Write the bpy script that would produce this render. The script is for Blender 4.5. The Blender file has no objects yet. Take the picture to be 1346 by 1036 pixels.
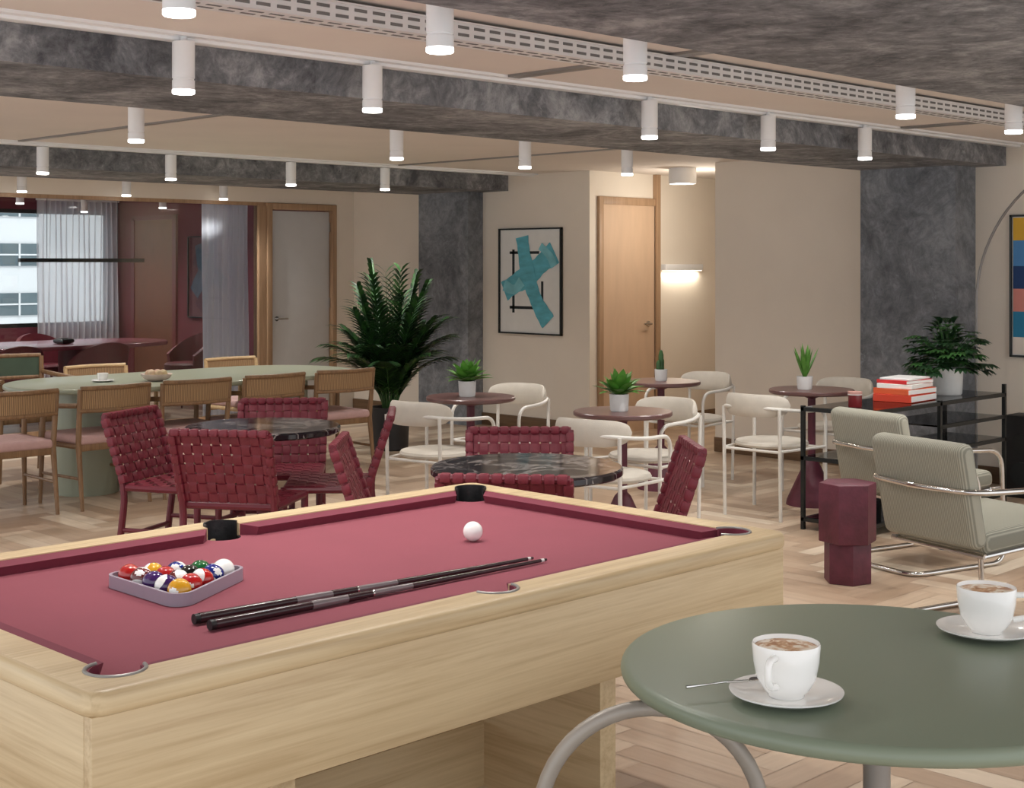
import bpy, bmesh, math, random
from mathutils import Vector, Matrix, Euler
random.seed(7)
S=bpy.context.scene
def srgb(r,g,b):
    f=lambda c:(c/255)/12.92 if c/255<=.04045 else (((c/255)+.055)/1.055)**2.4
    return (f(r),f(g),f(b),1)
# ---------------------------------------------------------------- materials
def newmat(name):
    m=bpy.data.materials.new(name); m.use_nodes=True
    nt=m.node_tree; return m,nt,nt.nodes['Principled BSDF']
def N(nt,t,**k):
    n=nt.nodes.new(t)
    for a,b in k.items():
        if a in n.inputs: n.inputs[a].default_value=b
        else: setattr(n,a,b)
    return n
def ramp(nt,stops):
    r=nt.nodes.new('ShaderNodeValToRGB'); e=r.color_ramp.elements
    while len(e)<len(stops): e.new(.5)
    for i,(p,c) in enumerate(stops): e[i].position=p; e[i].color=c
    return r
def sc(c,f): return (min(1,c[0]*f),min(1,c[1]*f),min(1,c[2]*f),1)
def noisy(name,col,rough=.5,metal=0,var=.12,scale=8,bump=0,bscale=60,mapscale=(1,1,1),coat=0):
    m,nt,b=newmat(name); L=nt.links
    tc=N(nt,'ShaderNodeTexCoord'); mp=N(nt,'ShaderNodeMapping'); mp.inputs['Scale'].default_value=mapscale
    L.new(tc.outputs['Object'],mp.inputs[0])
    n=N(nt,'ShaderNodeTexNoise',Scale=scale,Detail=5.0); L.new(mp.outputs[0],n.inputs['Vector'])
    r=ramp(nt,[(.3,sc(col,1-var)),(.7,sc(col,1+var))]); L.new(n.outputs[0],r.inputs[0])
    L.new(r.outputs[0],b.inputs['Base Color'])
    b.inputs['Roughness'].default_value=rough; b.inputs['Metallic'].default_value=metal
    b.inputs['Coat Weight'].default_value=coat
    if bump:
        n2=N(nt,'ShaderNodeTexNoise',Scale=bscale,Detail=4.0); L.new(mp.outputs[0],n2.inputs['Vector'])
        bp=N(nt,'ShaderNodeBump',Strength=bump,Distance=.01); L.new(n2.outputs[0],bp.inputs['Height']); L.new(bp.outputs[0],b.inputs['Normal'])
    return m
def wood(name,c1,c2,axis=0,scale=1.0,rough=.45,cross=14,along=1.1,lo=.34,hi=.62):
    m,nt,b=newmat(name); L=nt.links
    tc=N(nt,'ShaderNodeTexCoord'); mp=N(nt,'ShaderNodeMapping')
    s=[cross*scale]*3; s[axis]=along*scale; mp.inputs['Scale'].default_value=s
    L.new(tc.outputs['Object'],mp.inputs[0])
    n=N(nt,'ShaderNodeTexNoise',Scale=1.0,Detail=7.0,Roughness=.62,Distortion=1.0); L.new(mp.outputs[0],n.inputs['Vector'])
    mp2=N(nt,'ShaderNodeMapping'); s2=[110*scale]*3; s2[axis]=2.5*scale; mp2.inputs['Scale'].default_value=s2
    L.new(tc.outputs['Object'],mp2.inputs[0])
    n2=N(nt,'ShaderNodeTexNoise',Scale=1.0,Detail=3.0); L.new(mp2.outputs[0],n2.inputs['Vector'])
    mx=N(nt,'ShaderNodeMath',operation='MULTIPLY_ADD'); mx.inputs[1].default_value=.35
    L.new(n2.outputs[0],mx.inputs[0]); 
    m3=N(nt,'ShaderNodeMath',operation='MULTIPLY'); m3.inputs[1].default_value=.65; L.new(n.outputs[0],m3.inputs[0]); L.new(m3.outputs[0],mx.inputs[2])
    r=ramp(nt,[(lo,c2),((lo+hi)/2,tuple(a*.6+b_*.4 for a,b_ in zip(c1,c2))),(hi,c1)]); L.new(mx.outputs[0],r.inputs[0])
    L.new(r.outputs[0],b.inputs['Base Color']); b.inputs['Roughness'].default_value=rough
    bp=N(nt,'ShaderNodeBump',Strength=.08,Distance=.01); L.new(n2.outputs[0],bp.inputs['Height']); L.new(bp.outputs[0],b.inputs['Normal'])
    return m
def concrete(name,lo,mid,hi):
    m,nt,b=newmat(name); L=nt.links
    tc=N(nt,'ShaderNodeTexCoord')
    n=N(nt,'ShaderNodeTexNoise',Scale=1.6,Detail=12.0,Roughness=.74,Distortion=1.0); L.new(tc.outputs['Object'],n.inputs['Vector'])
    n2=N(nt,'ShaderNodeTexNoise',Scale=11.0,Detail=9.0,Roughness=.75,Distortion=.6); L.new(tc.outputs['Object'],n2.inputs['Vector'])
    ma=N(nt,'ShaderNodeMath',operation='MULTIPLY_ADD'); ma.inputs[1].default_value=.4; L.new(n2.outputs[0],ma.inputs[0])
    mb=N(nt,'ShaderNodeMath',operation='MULTIPLY'); mb.inputs[1].default_value=.6; L.new(n.outputs[0],mb.inputs[0]); L.new(mb.outputs[0],ma.inputs[2])
    r=ramp(nt,[(.40,lo),(.5,mid),(.60,hi)]); L.new(ma.outputs[0],r.inputs[0])
    n3=N(nt,'ShaderNodeTexNoise',Scale=4.0,Detail=10.0,Roughness=.8,Distortion=.3); L.new(tc.outputs['Object'],n3.inputs['Vector'])
    r3=ramp(nt,[(.60,(0,0,0,1)),(.68,(.6,.6,.6,1))]); L.new(n3.outputs[0],r3.inputs[0])
    mx=N(nt,'ShaderNodeMix',data_type='RGBA'); L.new(r3.outputs[0],mx.inputs[0]); L.new(r.outputs[0],mx.inputs[6]); mx.inputs[7].default_value=sc(hi,1.3)
    L.new(mx.outputs[2],b.inputs['Base Color'])
    b.inputs['Roughness'].default_value=.75
    bp=N(nt,'ShaderNodeBump',Strength=.35,Distance=.02); L.new(n2.outputs[0],bp.inputs['Height']); L.new(bp.outputs[0],b.inputs['Normal'])
    return m
def marble(name,base,vein):
    m,nt,b=newmat(name); L=nt.links
    tc=N(nt,'ShaderNodeTexCoord')
    n=N(nt,'ShaderNodeTexNoise',Scale=3.0,Detail=8.0,Roughness=.6,Distortion=1.6); L.new(tc.outputs['Object'],n.inputs['Vector'])
    r=ramp(nt,[(.475,base),(.496,vein),(.504,vein),(.53,base)]); L.new(n.outputs[0],r.inputs[0])
    n2=N(nt,'ShaderNodeTexNoise',Scale=7.0,Detail=4.0); L.new(tc.outputs['Object'],n2.inputs['Vector'])
    mx=N(nt,'ShaderNodeMix',data_type='RGBA'); L.new(n2.outputs[0],mx.inputs[0]); mx.inputs[6].default_value=base; L.new(r.outputs[0],mx.inputs[7])
    L.new(mx.outputs[2],b.inputs['Base Color']); b.inputs['Roughness'].default_value=.1
    return m
def striped(name,c1,c2,scale,axis='Z',rough=.8):
    m,nt,b=newmat(name); L=nt.links
    tc=N(nt,'ShaderNodeTexCoord'); w=N(nt,'ShaderNodeTexWave',Scale=scale); w.bands_direction=axis
    L.new(tc.outputs['Object'],w.inputs['Vector'])
    r=ramp(nt,[(.3,c1),(.8,c2)]); L.new(w.outputs[0],r.inputs[0]); L.new(r.outputs[0],b.inputs['Base Color'])
    bp=N(nt,'ShaderNodeBump',Strength=.4,Distance=.004); L.new(w.outputs[0],bp.inputs['Height']); L.new(bp.outputs[0],b.inputs['Normal'])
    b.inputs['Roughness'].default_value=rough
    return m
def emis(name,col,s):
    m,nt,b=newmat(name); b.inputs['Base Color'].default_value=col
    b.inputs['Emission Color'].default_value=col; b.inputs['Emission Strength'].default_value=s; return m
def glassy(name,tint):
    m=bpy.data.materials.new(name); m.use_nodes=True; nt=m.node_tree; nt.nodes.clear(); L=nt.links
    o=N(nt,'ShaderNodeOutputMaterial'); t=N(nt,'ShaderNodeBsdfTransparent',Color=tint); g=N(nt,'ShaderNodeBsdfGlossy',Roughness=.02)
    f=N(nt,'ShaderNodeFresnel',IOR=1.45); mx=N(nt,'ShaderNodeMixShader')
    L.new(f.outputs[0],mx.inputs[0]); L.new(t.outputs[0],mx.inputs[1]); L.new(g.outputs[0],mx.inputs[2]); L.new(mx.outputs[0],o.inputs[0]); return m
def sheer(name,col,tr,tl=.5):
    m=bpy.data.materials.new(name); m.use_nodes=True; nt=m.node_tree; nt.nodes.clear(); L=nt.links
    o=N(nt,'ShaderNodeOutputMaterial'); t=N(nt,'ShaderNodeBsdfTransparent'); d=N(nt,'ShaderNodeBsdfDiffuse',Color=col); l=N(nt,'ShaderNodeBsdfTranslucent',Color=col)
    a=N(nt,'ShaderNodeMixShader'); a.inputs[0].default_value=tl; c=N(nt,'ShaderNodeMixShader')
    n=N(nt,'ShaderNodeTexNoise',Scale=400.0); mr=N(nt,'ShaderNodeMath',operation='MULTIPLY_ADD'); mr.inputs[1].default_value=.1; mr.inputs[2].default_value=tr
    L.new(n.outputs[0],mr.inputs[0]); L.new(mr.outputs[0],c.inputs[0])
    L.new(d.outputs[0],a.inputs[1]); L.new(l.outputs[0],a.inputs[2]); L.new(a.outputs[0],c.inputs[1]); L.new(t.outputs[0],c.inputs[2]); L.new(c.outputs[0],o.inputs[0]); return m

CREAM=noisy('cream_paint',srgb(229,219,205),.85,var=.02,scale=3)
CEIL=noisy('ceiling_paint',srgb(224,214,205),.9,var=.03,scale=2)
BURGW=noisy('burgundy_paint',srgb(104,36,52),.7,var=.05,scale=3)
CONC=concrete('concrete',srgb(72,73,77),srgb(118,119,122),srgb(166,166,167))
CONCC=concrete('concrete_column',srgb(88,91,96),srgb(118,121,126),srgb(148,151,156))
WHITE=noisy('white_metal',srgb(238,238,238),.35,var=.02)
WTUBE=noisy('white_tube',srgb(225,222,215),.3,var=.02)
CHROME=noisy('chrome',srgb(210,208,205),.12,1,var=.02)
GREYM=noisy('grey_metal',srgb(140,136,132),.35,.3,var=.03)
BLACK=noisy('black_metal',srgb(24,28,28),.35,.2,var=.1)
BLACKP=noisy('black_leather',srgb(18,18,20),.5,var=.1,bump=.2)
OAKX=wood('oak_x',srgb(212,190,152),srgb(178,152,114),0,.9,.42,19,1.0,.34,.66)
OAKY=wood('oak_y',srgb(212,190,152),srgb(178,152,114),1,.9,.42,19,1.0,.34,.66)
TANW=wood('tan_wood',srgb(180,148,118),srgb(150,120,90),2,1.0,.5)
DOORW=noisy('door_tan',srgb(204,174,146),.55,var=.05,scale=2,mapscale=(6,6,1))
BROWNB=wood('brown_skirting',srgb(122,96,70),srgb(88,64,44),1,1.0,.5)
CHAIRW=wood('chair_wood',srgb(142,110,78),srgb(104,76,50),2,2.5,.45)
LIGHTW=wood('light_chair_wood',srgb(205,176,132),srgb(172,140,98),0,2.0,.45)
CANE=striped('cane',srgb(170,138,100),srgb(116,88,60),28,'X',.7)
PINK=noisy('pink_fabric',srgb(190,156,152),.9,var=.06,scale=30,bump=.2,bscale=300)
CLOTH=noisy('pool_cloth',srgb(136,66,79),.9,var=.04,scale=4,bump=.08,bscale=500)
CUSH=noisy('cushion_cloth',srgb(114,42,60),.85,var=.04,scale=10)
BURG=noisy('burgundy_leather',srgb(108,27,43),.5,var=.12,scale=20,bump=.1,bscale=150)
BURGF=noisy('burgundy_frame',srgb(98,23,39),.4,var=.1,scale=10)
BURGS=noisy('burgundy_stone',srgb(92,38,54),.5,var=.25,scale=14,bump=.15)
BURGT=noisy('burgundy_top',srgb(102,72,69),.3,var=.05)
SAGE=noisy('sage_lacquer',srgb(120,130,112),.36,var=.015,scale=2)
SAGE2=noisy('sage_lacquer_pale',srgb(152,158,138),.28,var=.02,scale=2)
MARB=marble('dark_marble',srgb(34,28,32),srgb(186,176,172))
CREAMF=noisy('cream_upholstery',srgb(206,199,187),.85,var=.04,scale=20,bump=.15,bscale=300)
STRIPE=striped('ribbed_fabric',srgb(134,133,120),srgb(166,164,149),34,'X')
PORC=noisy('porcelain',srgb(244,243,240),.15,var=.01,coat=.3)
POTW=noisy('white_pot',srgb(228,228,226),.5,var=.03,scale=20)
POTD=noisy('dark_pot',srgb(40,40,42),.5,var=.1)
SOIL=noisy('soil',srgb(50,36,26),.95,var=.3,scale=40,bump=.5)
LEAF=noisy('leaf',srgb(52,92,44),.45,var=.35,scale=12)
LEAF2=noisy('leaf_bright',srgb(88,140,56),.45,var=.3,scale=20)
LEAFD=noisy('leaf_dark',srgb(34,62,36),.4,var=.35,scale=9)
GLASS=glassy('clear_glass',(.93,.95,.95,1)); SMOKE=glassy('smoked_glass',(.25,.3,.3,1))
LAMP=emis('lamp_emitter',(1,.97,.93,1),14); SCON=emis('sconce_emitter',(1,.9,.76,1),2)
LAMPR=emis('lamp_rim_glow',(1,.98,.95,1),6)
SHEER=sheer('sheer_curtain',srgb(244,244,250),.34); CURT=sheer('curtain_fabric',srgb(246,246,255),.0,.3)
# ---------------------------------------------------------------- mesh builder
class M:
    def __init__(s,name): s.name=name; s.bm=bmesh.new(); s.mats=[]
    def mi(s,m):
        if m not in s.mats: s.mats.append(m)
        return s.mats.index(m)
    def add(s,tb,mat,mtx=None,keep=False):
        if mtx is not None: bmesh.ops.transform(tb,matrix=mtx,verts=tb.verts)
        if not keep:
            i=s.mi(mat)
            for f in tb.faces: f.material_index=i
        me=bpy.data.meshes.new('t'); tb.to_mesh(me); tb.free(); s.bm.from_mesh(me); bpy.data.meshes.remove(me)
    def box(s,c,size,mat,r=0,seg=2,rot=None):
        tb=bmesh.new(); bmesh.ops.create_cube(tb,size=1); bmesh.ops.scale(tb,vec=size,verts=tb.verts)
        if r: bmesh.ops.bevel(tb,geom=list(tb.edges),offset=min(r,min(size)*.49),segments=seg,profile=.5,affect='EDGES')
        m=Matrix.Translation(c)
        if rot: m=m@Euler(rot).to_matrix().to_4x4()
        s.add(tb,mat,m)
    def b2(s,lo,hi,mat,r=0,seg=2):
        s.box([(a+b)/2 for a,b in zip(lo,hi)],[b-a for a,b in zip(lo,hi)],mat,r,seg)
    def lathe(s,prof,mat,seg=32,c=(0,0,0)):
        tb=bmesh.new(); rings=[]
        for r,z in prof:
            if r<1e-6: rings.append([tb.verts.new((c[0],c[1],c[2]+z))])
            else: rings.append([tb.verts.new((c[0]+r*math.cos(2*math.pi*i/seg),c[1]+r*math.sin(2*math.pi*i/seg),c[2]+z)) for i in range(seg)])
        for a,b in zip(rings,rings[1:]):
            for i in range(seg):
                j=(i+1)%seg
                if len(a)==1 and len(b)==1: continue
                if len(a)==1: tb.faces.new((a[0],b[i],b[j]))
                elif len(b)==1: tb.faces.new((a[i],a[j],b[0]))
                else: tb.faces.new((a[i],a[j],b[j],b[i]))
        bmesh.ops.recalc_face_normals(tb,faces=tb.faces); s.add(tb,mat)
    def tube(s,pts,r,mat,seg=10,closed=False):
        pts=[Vector(p) for p in pts]; n=len(pts); rr=r if isinstance(r,(list,tuple)) else [r]*n
        tb=bmesh.new(); rings=[]; up=None
        for i,p in enumerate(pts):
            if closed: t=(pts[(i+1)%n]-pts[i-1])
            else: t=(pts[min(i+1,n-1)]-pts[max(i-1,0)])
            t.normalize()
            if up is None:
                up=Vector((0,0,1)) if abs(t.z)<.9 else Vector((1,0,0))
            up=(up-t*up.dot(t)).normalized(); sd=t.cross(up)
            rings.append([tb.verts.new(p+(up*math.cos(2*math.pi*k/seg)+sd*math.sin(2*math.pi*k/seg))*rr[i]) for k in range(seg)])
        R=range(n if closed else n-1)
        for i in R:
            a=rings[i]; b=rings[(i+1)%n]
            for k in range(seg):
                tb.faces.new((a[k],a[(k+1)%seg],b[(k+1)%seg],b[k]))
        if not closed:
            tb.faces.new(rings[0][::-1]); tb.faces.new(rings[-1])
        bmesh.ops.recalc_face_normals(tb,faces=tb.faces); s.add(tb,mat)
    def prism(s,poly,z0,z1,mat,bev=0,seg=3,mtx=None):
        tb=bmesh.new(); vs=[tb.verts.new((x,y,z0)) for x,y in poly]; f=tb.faces.new(vs)
        e=bmesh.ops.extrude_face_region(tb,geom=[f]); bmesh.ops.translate(tb,vec=(0,0,z1-z0),verts=[v for v in e['geom'] if isinstance(v,bmesh.types.BMVert)])
        bmesh.ops.recalc_face_normals(tb,faces=tb.faces)
        if bev:
            ed=[x for x in tb.edges if abs(x.verts[0].co.z-x.verts[1].co.z)<1e-6]
            bmesh.ops.bevel(tb,geom=ed,offset=bev,segments=seg,profile=.5,affect='EDGES')
        s.add(tb,mat,mtx)
    def surf(s,fn,nu,nv,mat,thick=0):
        tb=bmesh.new(); g=[[tb.verts.new(fn(i/nu,j/nv)) for j in range(nv+1)] for i in range(nu+1)]
        for i in range(nu):
            for j in range(nv): tb.faces.new((g[i][j],g[i+1][j],g[i+1][j+1],g[i][j+1]))
        bmesh.ops.recalc_face_normals(tb,faces=tb.faces)
        if thick: bmesh.ops.solidify(tb,geom=list(tb.faces),thickness=thick)
        s.add(tb,mat)
    def leaf(s,base,d,length,width,droop,mat,up=Vector((0,0,1)),seg=4,roll=0,round_=1.0):
        d=d.normalized(); side=d.cross(up)
        if side.length<.05: side=Vector((1,0,0))
        side.normalize(); side=(Matrix.Rotation(roll,3,d)@side)
        tb=bmesh.new(); rows=[]
        for i in range(seg+1):
            t=i/seg; p=base+d*length*t+Vector((0,0,-droop*length*t*t))
            w=width*.5*(math.sin(math.pi*min(1,t*.9+.1))**round_)
            if i==seg: rows.append([tb.verts.new(p)])
            else: rows.append([tb.verts.new(p-side*w+Vector((0,0,w*.25))),tb.verts.new(p),tb.verts.new(p+side*w+Vector((0,0,w*.25)))])
        for a,b in zip(rows,rows[1:]):
            if len(b)==3:
                tb.faces.new((a[0],a[1],b[1],b[0])); tb.faces.new((a[1],a[2],b[2],b[1]))
            else:
                tb.faces.new((a[0],a[1],b[0])); tb.faces.new((a[1],a[2],b[0]))
        s.add(tb,mat)
    def mesh(s,ang=35):
        me=bpy.data.meshes.new(s.name); s.bm.to_mesh(me); s.bm.free()
        for m in s.mats: me.materials.append(m)
        me.shade_smooth(); me.set_sharp_from_angle(angle=math.radians(ang)); return me
    def obj(s,loc=(0,0,0),rz=0,ang=35): return put(s.name,s.mesh(ang),loc,rz)
def put(name,me,loc=(0,0,0),rz=0):
    o=bpy.data.objects.new(name,me); o.location=loc; o.rotation_euler=(0,0,rz); S.collection.objects.link(o); return o
def face(dx,dy): return math.atan2(-dx,dy)   # rotation turning local +Y towards (dx,dy)
def fillet(pts,r,n=6):
    pts=[Vector(p) for p in pts]; out=[pts[0]]
    for a,b,c in zip(pts,pts[1:],pts[2:]):
        d1=(a-b); d2=(c-b); k=min(r,d1.length*.48,d2.length*.48); p=b+d1.normalized()*k; q=b+d2.normalized()*k
        for i in range(n+1):
            t=i/n; out.append(p*(1-t)**2+b*2*t*(1-t)+q*t*t)
    out.append(pts[-1]); return out
def disc(r,n=64,cx=0,cy=0): return [(cx+r*math.cos(2*math.pi*i/n),cy+r*math.sin(2*math.pi*i/n)) for i in range(n)]
# ================================================================= ROOM
CZ=2.41; BZ=2.26; WU=9.6
def build_floor():
    W,Ln=.115,.575; x0,x1,y0,y1=-.5,12.9,-.5,17.0
    bm=bmesh.new(); cl=bm.loops.layers.color.new('plank'); uv=bm.loops.layers.uv.new('uv')
    g=.0012
    def q(ax,ay,bx,by,hor):
        if bx<x0 or ax>x1 or by<y0 or ay>y1: return
        ax,ay,bx,by=max(ax,x0),max(ay,y0),min(bx,x1),min(by,y1)
        if bx-ax<.01 or by-ay<.01: return
        v=[bm.verts.new(p) for p in ((ax+g,ay+g,0),(bx-g,ay+g,0),(bx-g,by-g,0),(ax+g,by-g,0))]
        f=bm.faces.new(v); r=random.random(); o=random.random()*50
        for l in f.loops:
            l[cl]=(r,r,r,1); c=l.vert.co
            l[uv].uv=((c.x+o,c.y+o) if hor else (c.y+o,c.x+o))
    K=int(40/W)
    for a in range(-K,K):
        for b in range(-30,30):
            ox=a*W+b*Ln; oy=a*W-b*Ln
            if ox<x0-1 or ox>x1+1 or oy<y0-1 or oy>y1+1: continue
            q(ox,oy,ox+Ln,oy+W,True); q(ox,oy+W,ox+W,oy+W+Ln,False)
    vs=[bm.verts.new(p) for p in ((x0,y0,-.002),(x1,y0,-.002),(x1,y1,-.002),(x0,y1,-.002))]; f=bm.faces.new(vs)
    for l in f.loops: l[cl]=(0,0,0,1)
    vs=[bm.verts.new(p) for p in ((x0,y0,-.1),(x1,y0,-.1),(x1,y1,-.1),(x0,y1,-.1))]; bm.faces.new(vs[::-1])
    me=bpy.data.meshes.new('floor'); bm.to_mesh(me); bm.free()
    m,nt,b=newmat('herringbone_oak'); L=nt.links
    at=N(nt,'ShaderNodeAttribute',attribute_name='plank'); u=N(nt,'ShaderNodeUVMap',uv_map='uv')
    mp=N(nt,'ShaderNodeMapping'); mp.inputs['Scale'].default_value=(2,26,1); L.new(u.outputs[0],mp.inputs[0])
    n=N(nt,'ShaderNodeTexNoise',Scale=1.5,Detail=5.0,Distortion=.5); L.new(mp.outputs[0],n.inputs['Vector'])
    r=ramp(nt,[(0,srgb(180,154,130)),(.3,srgb(200,177,153)),(.7,srgb(212,191,167)),(1,srgb(226,210,188))]); L.new(at.outputs['Fac'],r.inputs[0])
    r2=ramp(nt,[(.3,(.84,.82,.80,1)),(.7,(1,1,1,1))]); L.new(n.outputs[0],r2.inputs[0])
    mx=N(nt,'ShaderNodeMix',data_type='RGBA',blend_type='MULTIPLY'); mx.inputs[0].default_value=.85
    L.new(r.outputs[0],mx.inputs[6]); L.new(r2.outputs[0],mx.inputs[7]); L.new(mx.outputs[2],b.inputs['Base Color'])
    b.inputs['Roughness'].default_value=.38
    me.materials.append(m); put('floor',me)
build_floor()
w=M('ceiling'); w.b2((-.5,-.5,CZ),(12.9,17.3,CZ+.15),CEIL); w.obj()
w=M('wall_right'); w.b2((WU,-.5,0),(WU+.15,7.20,CZ),CREAM); w.obj()
w=M('wall_center'); w.b2((WU,8.607,0),(WU+.15,12.06,CZ),CREAM); w.obj()
w=M('wall_corridor_left'); w.b2((WU+.15,8.607,0),(12.6,8.757,CZ),CREAM); w.obj()
w=M('wall_corridor_right'); w.b2((WU+.15,7.05,0),(12.6,7.20,CZ),CREAM); w.obj()
w=M('wall_corridor_end'); w.b2((12.6,7.05,0),(12.75,8.757,CZ),CREAM); w.obj()
w=M('wall_meeting_room'); w.b2((WU,12.06,0),(WU+.15,17.0,CZ),BURGW); w.obj()
w=M('wall_partition')
w.b2((3.0,12.0,2.19),(WU,12.1,CZ),CREAM); w.b2((9.36,12.0,0),(WU,12.1,2.19),CREAM); w.obj()
w=M('wall_window')
w.b2((3.0,17.0,0),(WU+.15,17.2,.76),BURGW); w.b2((3.0,17.0,2.25),(WU+.15,17.2,CZ),BURGW); w.b2((9.52,17.0,.76),(WU+.15,17.2,2.25),BURGW); w.obj()
w=M('window_1')
for u0 in (3.0,4.6,6.2,7.8,9.46): w.b2((u0,17.02,.76),(u0+.06,17.1,2.25),BLACK)
w.b2((3.0,17.02,.76),(9.52,17.1,.81),BLACK); w.b2((3.0,17.02,2.2),(9.52,17.1,2.25),BLACK)
w.b2((3.0,17.05,.8),(9.5,17.06,2.2),GLASS); w.obj()
w=M('column_right'); w.b2((9.3,4.88,0),(WU,5.64,CZ),CONCC); w.obj()
w=M('column_left'); w.b2((9.4,10.0,0),(WU,10.72,CZ),CONCC); w.obj()
w=M('ceiling_beam'); w.b2((-.5,1.0,BZ-.0),(WU,2.84,CZ),CONC); w.obj()
w=M('ceiling_beam'); w.b2((-.5,4.65,BZ),(WU,5.64,CZ),CONC); w.obj()
w=M('ceiling_beam'); w.b2((-.5,9.65,BZ),(WU,10.8,CZ),CONC); w.obj()
w=M('baseboard_right'); w.b2((WU-.018,5.64,0),(WU,7.20,.12),BROWNB,.004); w.b2((WU-.018,-.5,0),(WU,4.88,.12),BROWNB,.004); w.obj()
w=M('baseboard_center'); w.b2((WU-.018,8.607,0),(WU,10.0,.12),BROWNB,.004); w.b2((WU-.018,10.72,0),(WU,12.0,.12),BROWNB,.004); w.obj()
w=M('baseboard_corridor'); w.b2((10.56,8.589,0),(12.6,8.607,.12),BROWNB,.004); w.obj()
for i,v in enumerate((4.57,9.33)):
    w=M('trim_%d'%(i+1)); w.b2((-.5,v-.03,CZ-.025),(WU,v+.03,CZ),WHITE,.004); w.b2((-.5,v-.075,CZ-.012),(WU,v-.03,CZ),WHITE); w.obj()
w=M('trim_3')
for u in (1.1,4.5,7.9):
    w.b2((u-.035,2.84,CZ-.012),(u+.035,4.49,CZ),GREYM); w.b2((u-.02,5.64,CZ-.01),(u+.02,9.25,CZ),GREYM)
w.obj()
w=M('cable_tray')
TRAY=noisy('tray_metal',srgb(220,218,217),.4,var=.03)
w.b2((-.5,3.56,2.335),(9.5,3.563,2.395),TRAY); w.b2((-.5,3.56,2.333),(9.5,3.68,2.337),TRAY); w.b2((-.5,3.677,2.335),(9.5,3.68,2.395),TRAY)
w.b2((-.5,3.553,2.391),(9.5,3.563,2.397),TRAY)
sl=noisy('slot_shadow',srgb(112,110,108),.8)
x=1.2
while x<9.4:
    for z in (2.351,2.377): w.b2((x,3.5575,z-.005),(x+.05,3.5605,z+.005),sl)
    w.b2((x,3.59,2.3315),(x+.05,3.603,2.3335),sl); w.b2((x,3.635,2.3315),(x+.05,3.648,2.3335),sl)
    x+=.075
for u in (2.4,4.2,6.0,7.8): w.b2((u,3.59,2.38),(u+.04,3.65,CZ),WHITE)
w.obj()
w=M('window_2'); 
w.b2((3.0,12.02,2.155),(8.463,12.08,2.19),TANW); w.b2((3.0,12.02,0),(8.40,12.08,.06),TANW); w.b2((8.38,12.0,0),(8.463,12.1,2.155),TANW)
w.b2((3.0,12.045,.06),(8.38,12.055,2.155),GLASS); w.obj()
def handle(w,x,y,z,d):
    w.tube([(x,y,z),(x,y-.05,z),(x+.11*d,y-.05,z)],.009,CHROME,8); w.tube([(x,y,z),(x,y-.012,z)],.025,CHROME,16)
w=M('door_2')
w.b2((8.47,11.98,0),(8.53,12.11,2.185),TANW,.004); w.b2((9.30,11.98,0),(9.355,12.11,2.185),TANW,.004); w.b2((8.53,11.98,2.12),(9.30,12.11,2.185),TANW,.004)
w.b2((8.54,12.03,.01),(9.29,12.07,2.11),noisy('door_pale',srgb(206,206,206),.5,var=.02),.004)
for z in (.3,1.1,1.9): w.b2((9.285,12.015,z),(9.30,12.035,z+.1),CHROME)
handle(w,8.61,12.03,1.0,1); w.obj()
w=M('door_1')
w.b2((9.70,8.575,0),(9.76,8.607,2.18),TANW,.004); w.b2((10.50,8.575,0),(10.56,8.607,2.18),TANW,.004); w.b2((9.76,8.575,2.11),(10.5,8.607,2.18),TANW,.004)
w.b2((9.76,8.588,0),(10.5,8.607,2.11),DOORW); handle(w,10.40,8.588,1.0,-1); w.obj()
w=M('trim_5'); w.b2((10.50,8.56,0),(10.56,8.607,CZ),TANW); w.b2((11.5,8.56,0),(11.56,8.607,2.18),TANW); w.obj()
w=M('door_3')
w.b2((WU-.03,15.5,0),(WU-.002,15.58,2.18),BURGF); w.b2((WU-.03,16.5,0),(WU-.002,16.58,2.18),BURGF); w.b2((WU-.03,15.5,2.12),(WU-.002,16.58,2.18),BURGF)
w.b2((WU-.02,15.58,0),(WU-.002,16.5,2.12),noisy('door_brown',srgb(110,66,48),.5,var=.1)); w.obj()
def curtain(name,x0,x1,y,z0,z1,amp,n,mat):
    w=M(name); w.surf(lambda a,b:Vector((x0+(x1-x0)*a+.01*math.sin(b*5+a*20),y+amp*math.sin(a*n*2*math.pi)*(1+.2*math.sin(b*4)),z0+(z1-z0)*b)),n*10,8,mat)
    w.b2((x0-.02,y-.02,z1),(x1+.02,y+.02,z1+.03),WHITE); w.obj(ang=80)
curtain('curtain',7.84,8.38,12.20,.02,2.36,.022,9,CURT)
curtain('sheer_curtain',8.4,9.5,16.8,.02,2.36,.05,14,SHEER)
w=M('office_building'); fac=noisy('facade',srgb(226,226,228),.8,var=.04,scale=.2); wg=noisy('facade_glass',srgb(92,106,112),.2,var=.3,scale=.4)
w.b2((10,85,-12),(43,95,24),fac)
for k in range(-4,6):
    z=2.1+3.1*k; x=12
    while x<42: w.b2((x,84.9,z-.7),(x+2.6,85.05,z+.7),wg); w.b2((x+1.25,84.8,z-.7),(x+1.35,84.95,z+.7),fac); w.b2((x,84.85,z-.05),(x+2.6,85.0,z+.05),fac); x+=3.1
w.obj()
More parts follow.
